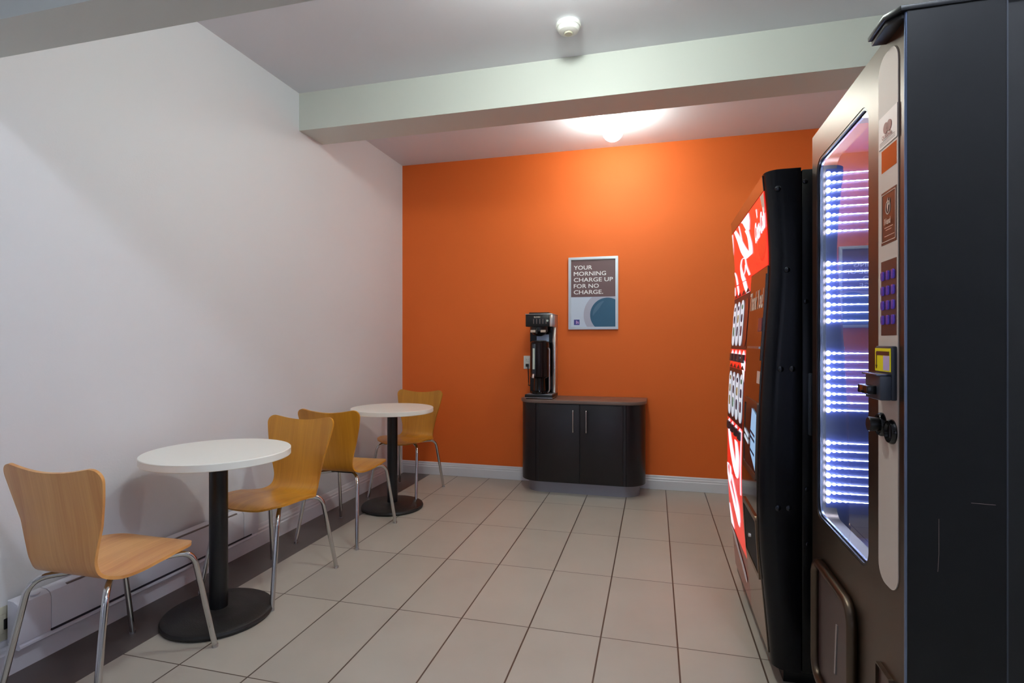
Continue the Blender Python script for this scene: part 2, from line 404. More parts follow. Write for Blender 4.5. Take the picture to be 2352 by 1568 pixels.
def shell_mesh(m):
    # centre line (y, z) and half width, from the front lip up to the back's top edge
    C = [(.208, .430, .17), (.168, .446, .196), (.08, .449, .214), (-.01, .442, .212), (-.085, .434, .188), (-.135, .436, .156),
         (-.168, .455, .143), (-.184, .495, .145), (-.194, .55, .157), (-.205, .63, .177), (-.217, .71, .197), (-.229, .78, .211), (-.238, .828, .218)]
    P = catmull(C, 10); S = [0]
    for a, b in zip(P, P[1:]): S.append(S[-1]+math.hypot(b[0]-a[0], b[1]-a[1]))
    Ltot = S[-1]
    def at(s):
        s = max(0, min(Ltot, s))
        for i in range(len(S)-1):
            if S[i+1] >= s:
                f = (s-S[i])/max(1e-9, S[i+1]-S[i]); return tuple(a+(b-a)*f for a, b in zip(P[i], P[i+1]))
        return P[-1]
    NU, NS = 32, 96
    bm = bmesh.new(); G = []
    for j in range(NS+1):
        row = []
        q = .5-.5*math.cos(PI*j/NS)
        for i in range(NU+1):
            u = -1+2*i/NU
            dt = (1-q)*Ltot; df = q*Ltot
            wf = at(df)[2]; wr = wf
            for d, r in ((dt, .06), (df, .085)):
                if d < r: wr -= r-math.sqrt(max(0, r*r-(r-d)**2))
            t = u*wr/wf                                 # share of the full width at this point
            top = Ltot-.030*(1-t*t)**1.3                # dip in the middle of the top edge
            front = .022*abs(t)**2.5                    # bowed front lip
            y, z, _ = at(front+(top-front)*q)
            x = u*wr
            seatness = max(0, min(1, (y+.12)/.1))
            back = max(0, min(1, (z-.5)/.12))
            z += seatness*.010*(t*t)*(1-.75*max(0, min(1, (y-.06)/.12)))
            y += back*.016*(t*t)                        # back wraps forward a little
            row.append(bm.verts.new((x, y, z)))
        G.append(row)
    for a, b in zip(G, G[1:]):
        for i in range(NU): bm.faces.new((a[i], a[i+1], b[i+1], b[i]))
    bm.normal_update()
    up = 1 if G[NS//4][NU//2].normal.z > 0 else -1          # the sheet's upper side
    H = [[bm.verts.new(v.co-v.normal*up*.0105) for v in row] for row in G]
    for a, b in zip(H, H[1:]):
        for i in range(NU): bm.faces.new((b[i], b[i+1], a[i+1], a[i]))
    rim = [(j, 0) for j in range(NS)]+[(NS, i) for i in range(NU)]+[(j, NU) for j in range(NS, 0, -1)]+[(0, i) for i in range(NU, 0, -1)]
    for (j, i), (j2, i2) in zip(rim, rim[1:]+rim[:1]): bm.faces.new((G[j][i], G[j2][i2], H[j2][i2], H[j][i]))
    bmesh.ops.recalc_face_normals(bm, faces=bm.faces[:])
    me = bpy.data.meshes.new('shell'); bm.to_mesh(me); bm.free(); me.materials.append(m)
    b = bmesh.new(); b.from_mesh(me)
    for f in b.faces: f.smooth = True
    for e in b.edges: e.smooth = not (len(e.link_faces) == 2 and e.calc_face_angle(0) > math.radians(50))
    b.to_mesh(me); b.free()
    return me
def chair(label, wood_m, loc, rz):
    t = thing('plywood_chair', label, 'chair', loc, rz, 'plywood chairs at the round tables')
    o = bpy.data.objects.new('seat_shell', shell_mesh(wood_m)); COL.objects.link(o); o.parent = t
    for sx in (-1, 1):
        for kind in ('f', 'r'):
            if kind == 'f': pts = [(sx*.07, .02, .411), (sx*.176, .165, .411), (sx*.208, .243, .006)]
            else: pts = [(sx*.06, -.06, .409), (sx*.168, -.175, .408), (sx*.208, -.248, .006)]
            lg = MB().tube(pts, .0108, 18, .055).build('leg', M['chrome'], t)
            fx, fy, _ = pts[-1]
            MB().lathe([(0, 0), (.0115, 0), (.0118, .008), (.0112, .013), (0, .013)], (fx, fy, 0), n=18).build('foot_cap', M['steel'], lg)
    pl = MB(); pl.box(-.085, .085, -.085, .045, .404, .426, .003)
    pl.build('seat_bracket', M['black'], t)
    return t
def dup(root, label, loc, rz):
    r = root.copy(); COL.objects.link(r); r.location = loc; r.rotation_euler = (0, 0, rz); r['label'] = label
    for ch in list(root.children):
        c = ch.copy(); COL.objects.link(c); c.parent = r
        for g in ch.children:
            d = g.copy(); COL.objects.link(d); d.parent = c
    return r
chair('nearest bent plywood chair, back turned to the viewer, left of the nearer table', M['beech'], (-1.912, 1.558, 0), math.radians(.5))
ch2 = chair('bent plywood chair facing the viewer across the nearer table', M['honey'], (-1.886, 2.362, 0), PI+math.radians(-2))
dup(ch2, 'bent plywood chair seen from behind on the near side of the farther table', (-1.905, 3.108, 0), math.radians(0))
dup(ch2, 'bent plywood chair facing the viewer next to the orange wall', (-1.95, 4.06, 0), PI+math.radians(-3))

# ------------------------------------------------------------------ cabinet
cb = thing('side_cabinet', 'dark brown cabinet with rounded ends standing against the orange wall', 'cabinet', (-.571, 4.5, 0))
def plan(hw, y0, y1, rx, ry, k=14):
    """rectangle with big rounded front corners, local to the cabinet's base"""
    out = [(hw, y1), (-hw, y1)]
    for i in range(k+1):
        t = PI+PI/2*i/k; out.append((-hw+rx+rx*math.cos(t), y0+ry+ry*math.sin(t)))
    for i in range(k+1):
        t = 1.5*PI+PI/2*i/k; out.append((hw-rx+rx*math.cos(t), y0+ry+ry*math.sin(t)))
    return out
YW = YB-4.5-.018
MB().prism(plan(.455, -.135, YW, .13, .13), 0, .1, 'Z').build('plinth', M['kick'], cb, angle=25)
MB().prism(plan(.498, -.2, YW, .16, .17), .1, .735, 'Z').build('carcass', M['espresso'], cb, angle=25)
MB().prism(plan(.512, -.225, YB-4.5-.004, .17, .18), .735, .76, 'Z', bev=.003).build('top', M['greige'], cb, angle=25)
for s in (-1, 1):
    x0, x1 = sorted((s*.003, s*.336))
    d = MB().box(x0, x1, -.212, -.2, .11, .728, .002).build('door', M['espresso'], cb)
    hx = s*.052
    MB().tube([(hx, -.212, .51), (hx, -.235, .51), (hx, -.235, .685), (hx, -.212, .685)], .0055, 12, .012).build('handle', M['chrome'], d)
    # curved side panel
    pts = [p for p in plan(.5025, -.2045, YW, .16, .17)]
    arc = [p for p in pts if (p[0]*s > .3425) and p[1] < -.02]
    arc.sort(key=lambda p: p[1]); inn = [(p[0]-s*.006, p[1]+.006) for p in arc]
    MB().prism(arc+inn[::-1], .102, .733, 'Z').build('curved_panel', M['espresso'], cb, angle=25)

# ------------------------------------------------------------------ coffee maker and its server
cm = thing('coffee_maker', 'tall black coffee brewer standing on the left end of the cabinet', 'coffee maker', (-.912, 4.455, .76))
MB().box(-.118, .112, -.125, .13, .012, .036, .004).build('base', M['black'], cm)
MB().box(-.12, .114, -.127, .132, .008, .013, .001).build('base_trim', M['steel'], cm)
for a in (-.1, .094):
    for b in (-.105, .11): MB().lathe([(0, 0), (.012, 0), (.012, .009), (0, .009)], (a, b, 0), n=16).build('foot', M['black'], cm)
MB().box(-.108, .104, -.1, .02, .0355, .04, .001).build('drip_grate', M['steel'], cm)
MB().box(-.108, .085, .035, .128, .036, .595).build('tower', M['blackgloss'], cm, smooth=False)
MB().box(.085, .112, .03, .13, .036, .595, .003).build('tower_side', M['tan'], cm)
hd = MB().box(-.111, .089, -.125, .13, .592, .69, .006).build('brew_head', M['black'], cm)
MB().box(.089, .113, -.122, .13, .592, .69, .003).build('head_side', M['tan'], cm)
MB().box(-.113, .114, -.128, .131, .69, .697, .002).build('top_trim', M['steel'], cm)
MB().box(-.085, .08, -.11, .11, .697, .709, .004).build('fill_lid', M['black'], cm)
for k in range(5):
    MB().box(-.045+k*.026, -.041+k*.026, -.1275, -.124, .615, .655, .001).build('switch', M['inkgrey'], hd)
MB().lathe([(0, 0), (.009, 0), (.009, .004), (0, .004)], (.072, -.1285, .64), n=16, axis='Y').build('indicator', M['gauge'], hd)
t_ = text_bm('BUNN', .017, .0006, 1.1); t_.transform(Matrix.Translation((-.04, -.1262, .664)) @ Matrix.Rotation(PI/2, 4, 'X')); MB().add(t_).build('lettering', M['cream'], hd, smooth=False)
fu = MB().lathe([(0, .592), (.072, .592), (.072, .555), (.05, .528), (.02, .515), (0, .515)], (-.015, -.035, 0), n=40).build('brew_funnel', M['black'], cm)
for a in (-.072, .012):
    MB().box(a, a+.042, -.112, -.104, .545, .565, .001).build('funnel_label', M['cream'], fu)
MB().tube([(-.015, -.1, .575), (-.015, -.135, .572), (-.015, -.14, .535)], .009, 12, .015).build('funnel_handle', M['black'], fu)
MB().box(-.05, .055, .028, .0345, .47, .53).build('warning_label', M['bluelabel'], cm, smooth=False)
MB().tube([(-.1, .11, .1), (-.142, .12, .09), (-.162, .214, .11), (-.168, .2185, .22), (-.17, .216, .262), (-.175, .22, .262)], .004, 10, .03).build('power_cord', M['black'], cm)
MB().box(-.187, -.163, .198, .2255, .25, .275, .003).build('plug', M['black'], cm)

sv = thing('coffee_server', 'dark thermal coffee server with a sight gauge standing inside the brewer', 'coffee server', (-.92, 4.405, .8))
MB().lathe([(0, 0), (.07, 0), (.072, .006), (.072, .02), (.05, .026), (.046, .12), (.05, .135)], n=48).build('server_stand', M['blackgloss'], sv)
sb = MB().lathe([(0, .13), (.066, .13), (.077, .14), (.079, .16), (.079, .40), (.076, .425), (.068, .432), (0, .432)], n=56).build('server_body', mat('dark_brown_steel', (36, 24, 22), .22, .6), sv)
MB().lathe([(0, .43), (.06, .43), (.058, .438), (0, .441)], n=40).build('server_lid', M['black'], sv)
MB().box(-.045, -.015, -.092, -.07, .15, .41, .006).build('gauge_housing', M['slate'], sv)
MB().tube([(-.03, -.094, .205), (-.03, -.094, .375)], .0095, 14).build('sight_gauge', M['gauge'], sv)
MB().tube([(-.03, -.09, .16), (-.03, -.115, .16), (-.03, -.12, .135)], .010, 14, .01).build('spigot', M['steel'], sv)
MB().tube([(.07, -.01, .38), (.088, -.03, .37), (.088, -.03, .03), (.068, -.01, .012)], .006, 12, .03).build('bail_handle', M['steel'], sv)

# ------------------------------------------------------------------ poster
PX0, PX1, PZ0, PZ1 = -.7205, -.297, 1.335, 1.957
po = thing('framed_poster', 'silver framed coffee poster hanging on the orange wall', 'poster', ((PX0+PX1)/2, YB, (PZ0+PZ1)/2))
hw, hh = (PX1-PX0)/2, (PZ1-PZ0)/2; fw = .0225
def pz(px, py): return (-hw+(px-125)*(2*hw)/905., hh-(py-150)*(2*hh)/1300.)
fr = MB(); fr.ring(rrect(-hw, hw, -hh, hh, .003, 2), rrect(-hw+fw, hw-fw, -hh+fw, hh-fw, .002, 2), -.022, 0, 'Y')
fr.ring(rrect(-hw+.004, hw-.004, -hh+.004, hh-.004, .003, 2), rrect(-hw+fw-.006, hw-fw+.006, -hh+fw-.006, hh-fw+.006, .002, 2), -.026, -.0215, 'Y')
fr.build('frame', M['alu'], po, smooth=False)
pr_ = MB().box(-hw+fw-.001, hw-fw+.001, -.012, -.003, -hh+fw-.001, hh-fw+.001).build('print', M['lightprint'], po, smooth=False)
zb = pz(0, 865)[1]
MB().box(-hw+fw, hw-fw, -.0126, -.0121, zb, hh-fw).build('brown_field', M['brownprint'], pr_, smooth=False)
def disc(cx, cy, r, y, name, m, clipz):
    pts = []
    for k in range(120):
        x = cx+r*math.cos(2*PI*k/120); z = cy+r*math.sin(2*PI*k/120)
        p = (max(-hw+fw, min(hw-fw, x)), max(-hh+fw, min(clipz, z)))
        if not pts or (abs(p[0]-pts[-1][0])+abs(p[1]-pts[-1][1])) > 1e-5: pts.append(p)
    b = MB(); b.prism(pts, y, y+.0003, 'Y'); return b.build(name, m, pr_, smooth=False)
sc_p = 2*hw/905.
c0 = pz(835, 1190)
disc(*c0, 430*sc_p, -.0125, 'cup_rim', M['cuprim'], zb-.002)
disc(*c0, 312*sc_p, -.0129, 'cup_of_coffee', M['cup'], zb-.003)
hl = []
for k in range(13): a = math.radians(105+k*6.5); hl.append((c0[0]+265*sc_p*math.cos(a), c0[1]+265*sc_p*math.sin(a)))
for k in range(13): a = math.radians(183-k*6.5); rr = 265-75*math.sin(PI*(k+.5)/13.5); hl.append((c0[0]+rr*sc_p*math.cos(a), c0[1]+rr*sc_p*math.sin(a)))
MB().prism(hl, -.0133, -.013, 'Y').build('cup_highlight', M['cuphi'], pr_, smooth=False)
a, b = pz(225, 1370), pz(328, 1272)
MB().box(a[0], b[0], -.0126, -.0121, a[1], b[1]).build('logo_square', M['logo'], pr_, smooth=False)
lg = MB(); a, b = pz(262, 1352), pz(282, 1290); lg.box(a[0], b[0], -.0132, -.0127, a[1], b[1])
a, b = pz(262, 1325), pz(310, 1308); lg.box(a[0], b[0], -.0134, -.0126, a[1], b[1]); a, b = pz(295, 1352), pz(312, 1308); lg.box(a[0], b[0], -.0130, -.0127, a[1], b[1])
lg.build('logo_mark', M['logopink'], pr_, smooth=False)
tx = MB()
for s_, by in (('YOUR', 372), ('MORNING', 482), ('CHARGE UP', 592), ('FOR NO', 704), ('CHARGE.', 814)):
    t_ = text_bm(s_, .0495, .0, 1.0)
    w = max(v.co.x for v in t_.verts)-min(v.co.x for v in t_.verts); x0 = min(v.co.x for v in t_.verts)
    tw = {'YOUR': 335, 'MORNING': 588, 'CHARGE UP': 712, 'FOR NO': 458, 'CHARGE.': 534}[s_]*sc_p
    for v in t_.verts: v.co.x = (v.co.x-x0)*tw/w
    p = pz(222, by)
    for q, (dx, dz) in enumerate(((0, 0), (.0013, 0), (.0013, .0009), (0, .0009))):      # heavy weight of the lettering
        c_ = t_.copy(); c_.transform(Matrix.Translation((p[0]+dx, -.0129-.00008*q, p[1]+dz)) @ Matrix.Rotation(PI/2, 4, 'X')); tx.add(c_)
    t_.free()
tx.build('lettering', M['white'], pr_, smooth=False)

# ------------------------------------------------------------------ drink vending machine
PROF = [(1.83, .381), (1.74, .389), (1.66, .395), (1.55, .4), (1.48, .4), (1.4, .396), (1.3, .389), (1.2, .382), (1.05, .373), (.9, .367), (.75, .364), (.6, .364), (.45, .37), (.3, .384), (.15, .398), (.05, .407)]
PF = [(z, x) for z, x in catmull(PROF, 6)]
def prof(z):
    if z >= PF[0][0]: return PF[0][1]
    for (a, xa), (b, xb) in zip(PF, PF[1:]):
        if a >= z >= b: return xa+(xb-xa)*(a-z)/max(1e-9, a-b)
    return PF[-1][1]
dv = thing('drink_vending_machine', 'red and black drink vending machine with a bowed lit front', 'vending machine', (.82, 2.53, 0))
OX, OY = .82, 2.53
Y0, Y1 = 2.08, 2.985
def loft(y0, y1, xb, zs, r, eps=0.):
    """solid that follows the bowed front, with rounded front corners"""
    t = bmesh.new(); rings = []
    for z in zs:
        xf = prof(z)-eps; pts = [(xb, y1), ]
        for k in range(7): a = PI/2+PI/2*k/6; pts.append((xf+r+r*math.cos(a), y1-r+r*math.sin(a)))
        for k in range(7): a = PI+PI/2*k/6; pts.append((xf+r+r*math.cos(a), y0+r+r*math.sin(a)))
        pts.append((xb, y0))
        rings.append([t.verts.new((x-OX, y-OY, z)) for x, y in pts])
    n = len(rings[0])
    for a, b in zip(rings, rings[1:]):
        for k in range(n): t.faces.new((a[k], a[(k+1) % n], b[(k+1) % n], b[k]))
    t.faces.new(rings[0]); t.faces.new(rings[-1][::-1])
    bmesh.ops.recalc_face_normals(t, faces=t.faces[:])
    return MB().add(t)
zs = [.07+(1.83-.07)*k/60 for k in range(61)]
MB().box(.497-OX, 1.28-OX, Y0+.004-OY, Y1-OY, .07, 1.825, .006).build('cabinet', M['cokeside'], dv)
door = loft(Y0, Y1, .494, zs, .05).build('door', M['cokeside'], dv, angle=30)
MB().box(.45-OX, 1.2-OX, Y0+.06-OY, Y1-.06-OY, .0, .0705).build('plinth', M['black'], dv, smooth=False)
def patch(y0, y1, z0, z1, eps, name, m, parent, back=.012, n=None):
    n = n or max(2, int((z1-z0)/.02))
    t = bmesh.new(); R = []
    for k in range(n+1):
        z = z0+(z1-z0)*k/n; xf = prof(z)-eps
        R.append([t.verts.new((x-OX, y-OY, z)) for x, y in ((xf, y0), (xf, y1), (xf+back, y1), (xf+back, y0))])
    for a, b in zip(R, R[1:]):
        for k in range(4): t.faces.new((a[k], a[(k+1) % 4], b[(k+1) % 4], b[k]))
    t.faces.new(R[0]); t.faces.new(R[-1][::-1]); bmesh.ops.recalc_face_normals(t, faces=t.faces[:])
    return MB().add(t).build(name, m, parent, angle=30)
def wrap(t, eps):
    """flat (y, z) graphics in bm (x=y, y=z) laid on the bowed front"""
    zmin = min(v.co.y for v in t.verts); zmax = max(v.co.y for v in t.verts)
    z = zmin+.02
    while z < zmax:
        g = t.verts[:]+t.edges[:]+t.faces[:]
        bmesh.ops.bisect_plane(t, geom=g, plane_co=(0, z, 0), plane_no=(0, 1, 0)); z += .03
    for v in t.verts: y, z = v.co.x, v.co.y; v.co = (prof(z)-eps-OX, y-OY, z)
    return t
def gpoly(pts, eps, name, m, parent):
    t = bmesh.new(); t.faces.new([t.verts.new((a, b, 0)) for a, b in pts]); bmesh.ops.triangulate(t, faces=t.faces[:])
    return MB().add(wrap(t, eps)).build(name, m, parent, smooth=False)
def clampy(y, lo, hi): return max(lo, min(hi, y))
def ribbons(strokes, k, lo, hi, eps, name, m, parent):
    t = bmesh.new()
    for st in strokes:
        P = catmull([(a, b, w*k) for a, b, w in st], 8); prev = None
        for y, z, w in P:
            cur = (t.verts.new((clampy(y-w/2, lo, hi), z, 0)), t.verts.new((clampy(y+w/2, lo, hi), z, 0)))
            if prev: t.faces.new((prev[0], prev[1], cur[1], cur[0]))
            prev = cur
    return MB().add(wrap(t, eps)).build(name, m, parent, smooth=False)
YL, YR = 2.955, 2.134       # far and near limits of the front face
patch(YR, YL, 1.772, 1.825, .004, 'top_band', M['cokefront'], dv)
upper = patch(YR, YL, 1.502, 1.77, .003, 'lit_header_panel', M['red'], dv)
side = patch(2.475, YL, .30, 1.5, .003, 'lit_side_panel', M['red'], dv)
low = patch(2.475, YL, .1, .299, .003, 'lower_side_panel', M['redlow'], dv)
ctl = patch(YR, 2.472, .1, 1.498, .004, 'control_panel', M['cokefront'], dv)
K1 = .0125/5.81*.8; K2 = .0125/3.41*1.15
S1 = [(2.851, 1.765, 34), (2.765, 1.714, 55), (2.65, 1.64, 80), (2.525, 1.594, 85), (2.475, 1.604, 55), (2.476, 1.637, 45), (2.506, 1.681, 35), (2.539, 1.713, 50)]
S2 = [(2.729, 1.766, 12), (2.70, 1.723, 14), (2.675, 1.68, 14)]
S4a = [(2.613, 1.597, 15), (2.70, 1.608, 22), (2.748, 1.579, 25), (2.712, 1.532, 45), (2.66, 1.503, 50)]
S4b = [(2.613, 1.597, 15), (2.594, 1.561, 20), (2.52, 1.512, 25)]
S4c = [(2.621, 1.571, 12), (2.638, 1.543, 14), (2.691, 1.526, 15)]
S5a = [(2.95, 1.575, 15), (2.905, 1.548, 25), (2.865, 1.505, 28)]
ribbons([S1, S2, S4a, S4b, S4c, S5a], K1, 2.12, 2.952, .0045, 'script_mark', M['whitelit'], upper)
gpoly([(2.658, 1.766), (2.454, 1.766), (2.445, 1.732), (2.469, 1.699), (2.525, 1.701), (2.557, 1.717), (2.618, 1.756)], .0048, 'script_blob', M['whitelit'], upper)
gpoly([(2.952, 1.765), (2.926, 1.765), (2.93, 1.75), (2.945, 1.68), (2.952, 1.66)], .0048, 'script_edge', M['whitelit'], upper)
ribbons([[(2.66, 1.499, 50), (2.6, 1.462, 46), (2.515, 1.425, 40)], [(2.862, 1.499, 28), (2.83, 1.47, 24), (2.815, 1.45, 18)], [(2.95, 1.499, 14), (2.931, 1.456, 12)]], K1, 2.48, 2.952, .0045, 'script_mark', M['whitelit'], side)
T = [[(2.90, .80, 16), (2.802, .717, 30), (2.675, .641, 36), (2.636, .615, 20)], [(2.659, .773, 20), (2.609, .713, 25), (2.616, .631, 20), (2.64, .61, 12)],
     [(2.955, .59, 12), (2.93, .613, 12), (2.847, .615, 12), (2.842, .572, 14), (2.88, .538, 14)], [(2.955, .59, 14), (2.891, .535, 16), (2.772, .485, 28), (2.71, .452, 30), (2.657, .424, 28), (2.633, .391, 10)], [(2.95, .41, 12), (2.925, .36, 20), (2.89, .31, 26)],
     [(2.806, .587, 14), (2.714, .537, 18), (2.629, .49, 20), (2.619, .452, 20), (2.617, .42, 16)], [(2.505, .84, 5), (2.515, .7, 5), (2.52, .56, 5)]]
ribbons(T, K2, 2.48, 2.952, .0045, 'script_mark', M['whitelit'], side)
ribbons([[(2.885, .297, 30), (2.80, .262, 36), (2.69, .232, 36), (2.61, .205, 30), (2.56, .175, 8)]], K2*1.1, 2.48, 2.952, .0055, 'script_mark', M['whitelow'], low)
# bottle shape and small script logo of the header
ell = [(2.232+.085*math.cos(2*PI*k/40), 1.632+.1*math.sin(2*PI*k/40)) for k in range(40)]
gpoly(ell, .0038, 'bottle_shape', M['redbottle'], upper)
gpoly([(2.3, 1.74), (2.285, 1.742), (2.28, 1.71), (2.292, 1.705)], .0046, 'bottle_glint', M['whitelit'], upper)
gpoly([(2.2, 1.766), (2.136, 1.766), (2.136, 1.70), (2.168, 1.69)], .0042, 'corner_label', M['lightbeige'], upper)
t_ = text_bm('Coca-Cola', .125, .0055, .52, .35)
w = max(v.co.x for v in t_.verts)
for v in t_.verts: v.co.x, v.co.y = 2.358-v.co.x*.215/w, 1.618+v.co.y*.8+.03*v.co.x/w
MB().add(wrap(t_, .0052)).build('lettering', M['whitelit'], upper, smooth=False)
# drink selection: two blocks of four upright labels with a small button under each
def pill(yc, z0, z1, w, m, k):
    p = MB(); hwid = w/2
    loop = rrect(yc-hwid, yc+hwid, z0, z1, hwid*.98, 6)
    t = bmesh.new(); t.faces.new([t.verts.new((a, b, 0)) for a, b in loop]); bmesh.ops.triangulate(t, faces=t.faces[:])
    o = p.add(wrap(t, .0062)).build('drink_label', m, dv, smooth=False)
    if m is M['pill']:
        inks = [M['ink1'], M['ink3'], M['ink2'], M['ink4']]
        for q, (f0, f1) in enumerate(((.1, .2), (.3, .48), (.56, .78))):
            zz0 = z1-(z1-z0)*f1; zz1 = z1-(z1-z0)*f0
            gpoly(rrect(yc-hwid*.5, yc+hwid*.5, zz0, zz1, hwid*.3, 4), .0068, 'label_print', inks[(k+q*(k+1)) % 4], o)
def frame_plate(y0, y1, z0, z1):
    patch(y0, y1, z0, z1, .0045, 'label_frame', mat('label_frame_plum', (70, 24, 34), .3), dv)
frame_plate(2.482, 2.945, 1.19, 1.438); frame_plate(2.482, 2.945, .85, 1.1)
for k, yc in enumerate((2.885, 2.77, 2.655, 2.54)):
    pill(yc, 1.205, 1.415, .095, M['pill'] if k < 3 else M['pillbrown'], k)
    pill(yc, .868, 1.082, .095, M['pill'], k+3)
    for z in (1.15, .815):
        patch(yc-.03, yc+.03, z-.018, z+.018, .012, 'selection_button', M['slate'], dv, back=.02, n=2)
    for z0, z1 in ((1.168, 1.188), (.833, .848)):
        gpoly([(yc-.035, z0), (yc+.035, z0), (yc, z1)], .005, 'arrow_mark', M['whitelit'], side)
    for z0, z1 in ((1.44, 1.462), (1.102, 1.122)):
        gpoly([(yc-.052, z0), (yc+.052, z0), (yc, z1)], .0056, 'arrow_mark', mat('arrow_plum', (70, 24, 34), .3), side)
gpoly([(2.84, 1.13), (2.62, 1.15), (2.48, 1.05), (2.48, 1.135), (2.56, 1.162)], .005, 'white_wedge', M['whitelit'], side)
# payment side
pp = patch(2.14, 2.452, 1.155, 1.472, .008, 'payment_plate', M['cokefront'], dv)
t_ = text_bm('Thank You!', .1, .002, .6)
w = max(v.co.x for v in t_.verts)
for v in t_.verts: v.co.x, v.co.y = 2.435-v.co.x*.28/w, 1.352+v.co.y*1.0
MB().add(wrap(t_, .0092)).build('lettering', M['cream'], pp, smooth=False)
patch(2.145, 2.21, 1.262, 1.312, .0105, 'small_sign', mat('plum_sign', (120, 50, 56), .3), pp, n=3)
patch(2.15, 2.4, 1.198, 1.206, .013, 'card_slot', M['steel'], pp, n=2)
patch(2.136, 2.19, 1.07, 1.115, .0055, 'price_sticker', M['lightbeige'], dv, n=3)
dp = MB()
fr_o = rrect(2.136, 2.425, .715, 1.0, .012, 3); fr_i = rrect(2.14, 2.405, .738, .98, .008, 3)
def ringwrap(o_, i_, e0, e1, name, m):
    t = bmesh.new(); n = len(o_)
    L = [[t.verts.new((prof(z)-e-OX, y-OY, z)) for y, z in lp] for lp in (o_, i_) for e in (e0, e1)]
    oa, ob, ia, ib = L
    for i in range(n):
        j = (i+1) % n
        for q in ((ob[i], ob[j], ib[j], ib[i]), (oa[j], oa[i], ob[i], ob[j]), (ia[i], ia[j], ib[j], ib[i]), (oa[i], oa[j], ia[j], ia[i])): t.faces.new(q[::-1])
    bmesh.ops.recalc_face_normals(t, faces=t.faces[:])
    return MB().add(t).build(name, m, dv, smooth=False)
ringwrap(fr_o, fr_i, 0, .009, 'screen_frame', mat('screen_frame_bronze', (120, 96, 84), .25, .8))
scn = patch(2.14, 2.405, .738, .98, .0062, 'screen', M['screendark'], dv)
gpoly([(2.24, .972), (2.145, .955), (2.145, .75), (2.25, .8), (2.255, .89)], .0085, 'screen_image', M['screen'], scn)
for z in (.87, .89, .82): gpoly([(2.26, z), (2.16, z-.012), (2.16, z-.022), (2.26, z-.01)], .0095, 'screen_line', M['ink3'], scn)
for z in (.875, .85): gpoly([(2.395, z), (2.3, z-.015), (2.3, z-.03), (2.395, z-.015)], .0085, 'screen_line', M['pill'], scn)
ringwrap(rrect(2.136, 2.43, .355, .585, .012, 3), rrect(2.142, 2.412, .375, .565, .008, 3), 0, .010, 'delivery_frame', mat('port_frame_bronze', (120, 96, 74), .25, .8))
pt = patch(2.142, 2.412, .375, .565, .0055, 'delivery_flap', mat('matte_black_flap', (8, 8, 11), .75), dv)
MB().lathe([(0, -.010), (.008, -.008), (.009, 0), (0, 0)], (prof(.472)-.0055-OX, 2.28-OY, .472), n=16, axis='X').build('flap_knob', M['chrome'], pt)
# bolts on the black side
for x, z in ((.45, 1.476), (.42, 1.762), (.429, 1.128), (.466, 1.129), (.42, .639), (.455, .642)):
    MB().lathe([(.011, 0), (.010, -.004), (.006, -.007), (0, -.008)], (x-OX, Y0-OY, z), n=16, axis='Y').build('bolt', M['boltm'], dv)
for x, z in ((.508, 1.782), (.511, 1.364), (.514, .711), (.517, .521)):
    MB().lathe([(.009, 0), (.008, -.003), (0, -.006)], (x-OX, Y0+.004-OY, z), n=16, axis='Y').build('bolt', M['boltm'], dv)
MB().box(.516-OX, .528-OX, Y0-.014-OY, Y0+.004-OY, .9, 1.115, .004).build('latch', M['slate'], dv)

# ------------------------------------------------------------------ snack vending machine (local axes at its near front corner)
sn = thing('snack_vending_machine', 'tall dark glass-front vending machine with rows of small white lights', 'vending machine', (.489, 1.262, 0), math.radians(-.6))
W = .705; ZB, ZT = .15, 1.89
# cabinet as an open box around a lit compartment
cab = MB()
cab.box(.172, .87, 0.003, .03, ZB, ZT-.004); cab.box(.172, .87, W-.03, W-.003, ZB, ZT-.004); cab.box(.84, .87, .03, W-.03, ZB, ZT-.004)
cab.box(.172, .84, .03, W-.03, ZB, .6); cab.box(.172, .84, .03, W-.03, ZT-.06, ZT-.004)
cab.build('cabinet', mat('cabinet_black', (4, 4, 6), .5), sn, smooth=False)
MB().box(.1695, .1725, -.0045, .004, ZB, ZT-.002).build('door_edge', M['slate'], sn, smooth=False)
op_o = rrect(0, W, ZB, ZT, .004, 6); GY0, GY1, GZ0, GZ1 = .206, .655, .672, 1.797
op_i = rrect(GY0, GY1, GZ0, GZ1, .045, 6)
MB().ring(op_o, op_i, .004, .06, 'X').build('door', M['vendfront'], sn, angle=30)
ds = MB(); ds.box(.004, .17, -.004, .0, ZB, ZT, 0); ds.box(.06, .17, .0, .03, ZB, ZT); ds.box(.06, .17, W-.025, W, ZB, ZT); ds.box(.06, .17, .03, W-.025, ZB, .6); ds.box(.06, .17, .03, W-.025, ZT-.05, ZT)
ds.build('door_side', M['vendside'], sn, smooth=False)
MB().tube([(.0045, .002, ZB), (.0045, .002, ZT-.002)], .0042, 16).build('corner_bead', mat('worn_corner_bead', (120, 134, 162), .3, .9), sn)  # bluish strip painted as the highlight along the rounded edge
MB().ring(rrect(GY0+.0005, GY1-.0005, GZ0+.0005, GZ1-.0005, .0445, 6), rrect(GY0+.007, GY1-.007, GZ0+.007, GZ1-.007, .039, 6), .0055, .0105, 'X').build('window_gasket', M['black'], sn, angle=30)
MB().ring(rrect(GY0+.001, GY1-.001, GZ0+.001, GZ1-.001, .043, 6), rrect(GY0+.012, GY1-.012, GZ0+.012, GZ1-.012, .036, 6), .012, .018, 'X').build('window_trim', M['trimlight'], sn, angle=30)
gb = bmesh.new(); gb.faces.new([gb.verts.new((.011, a, b)) for a, b in rrect(GY0+.002, GY1-.002, GZ0+.002, GZ1-.002, .043, 6)][::-1])
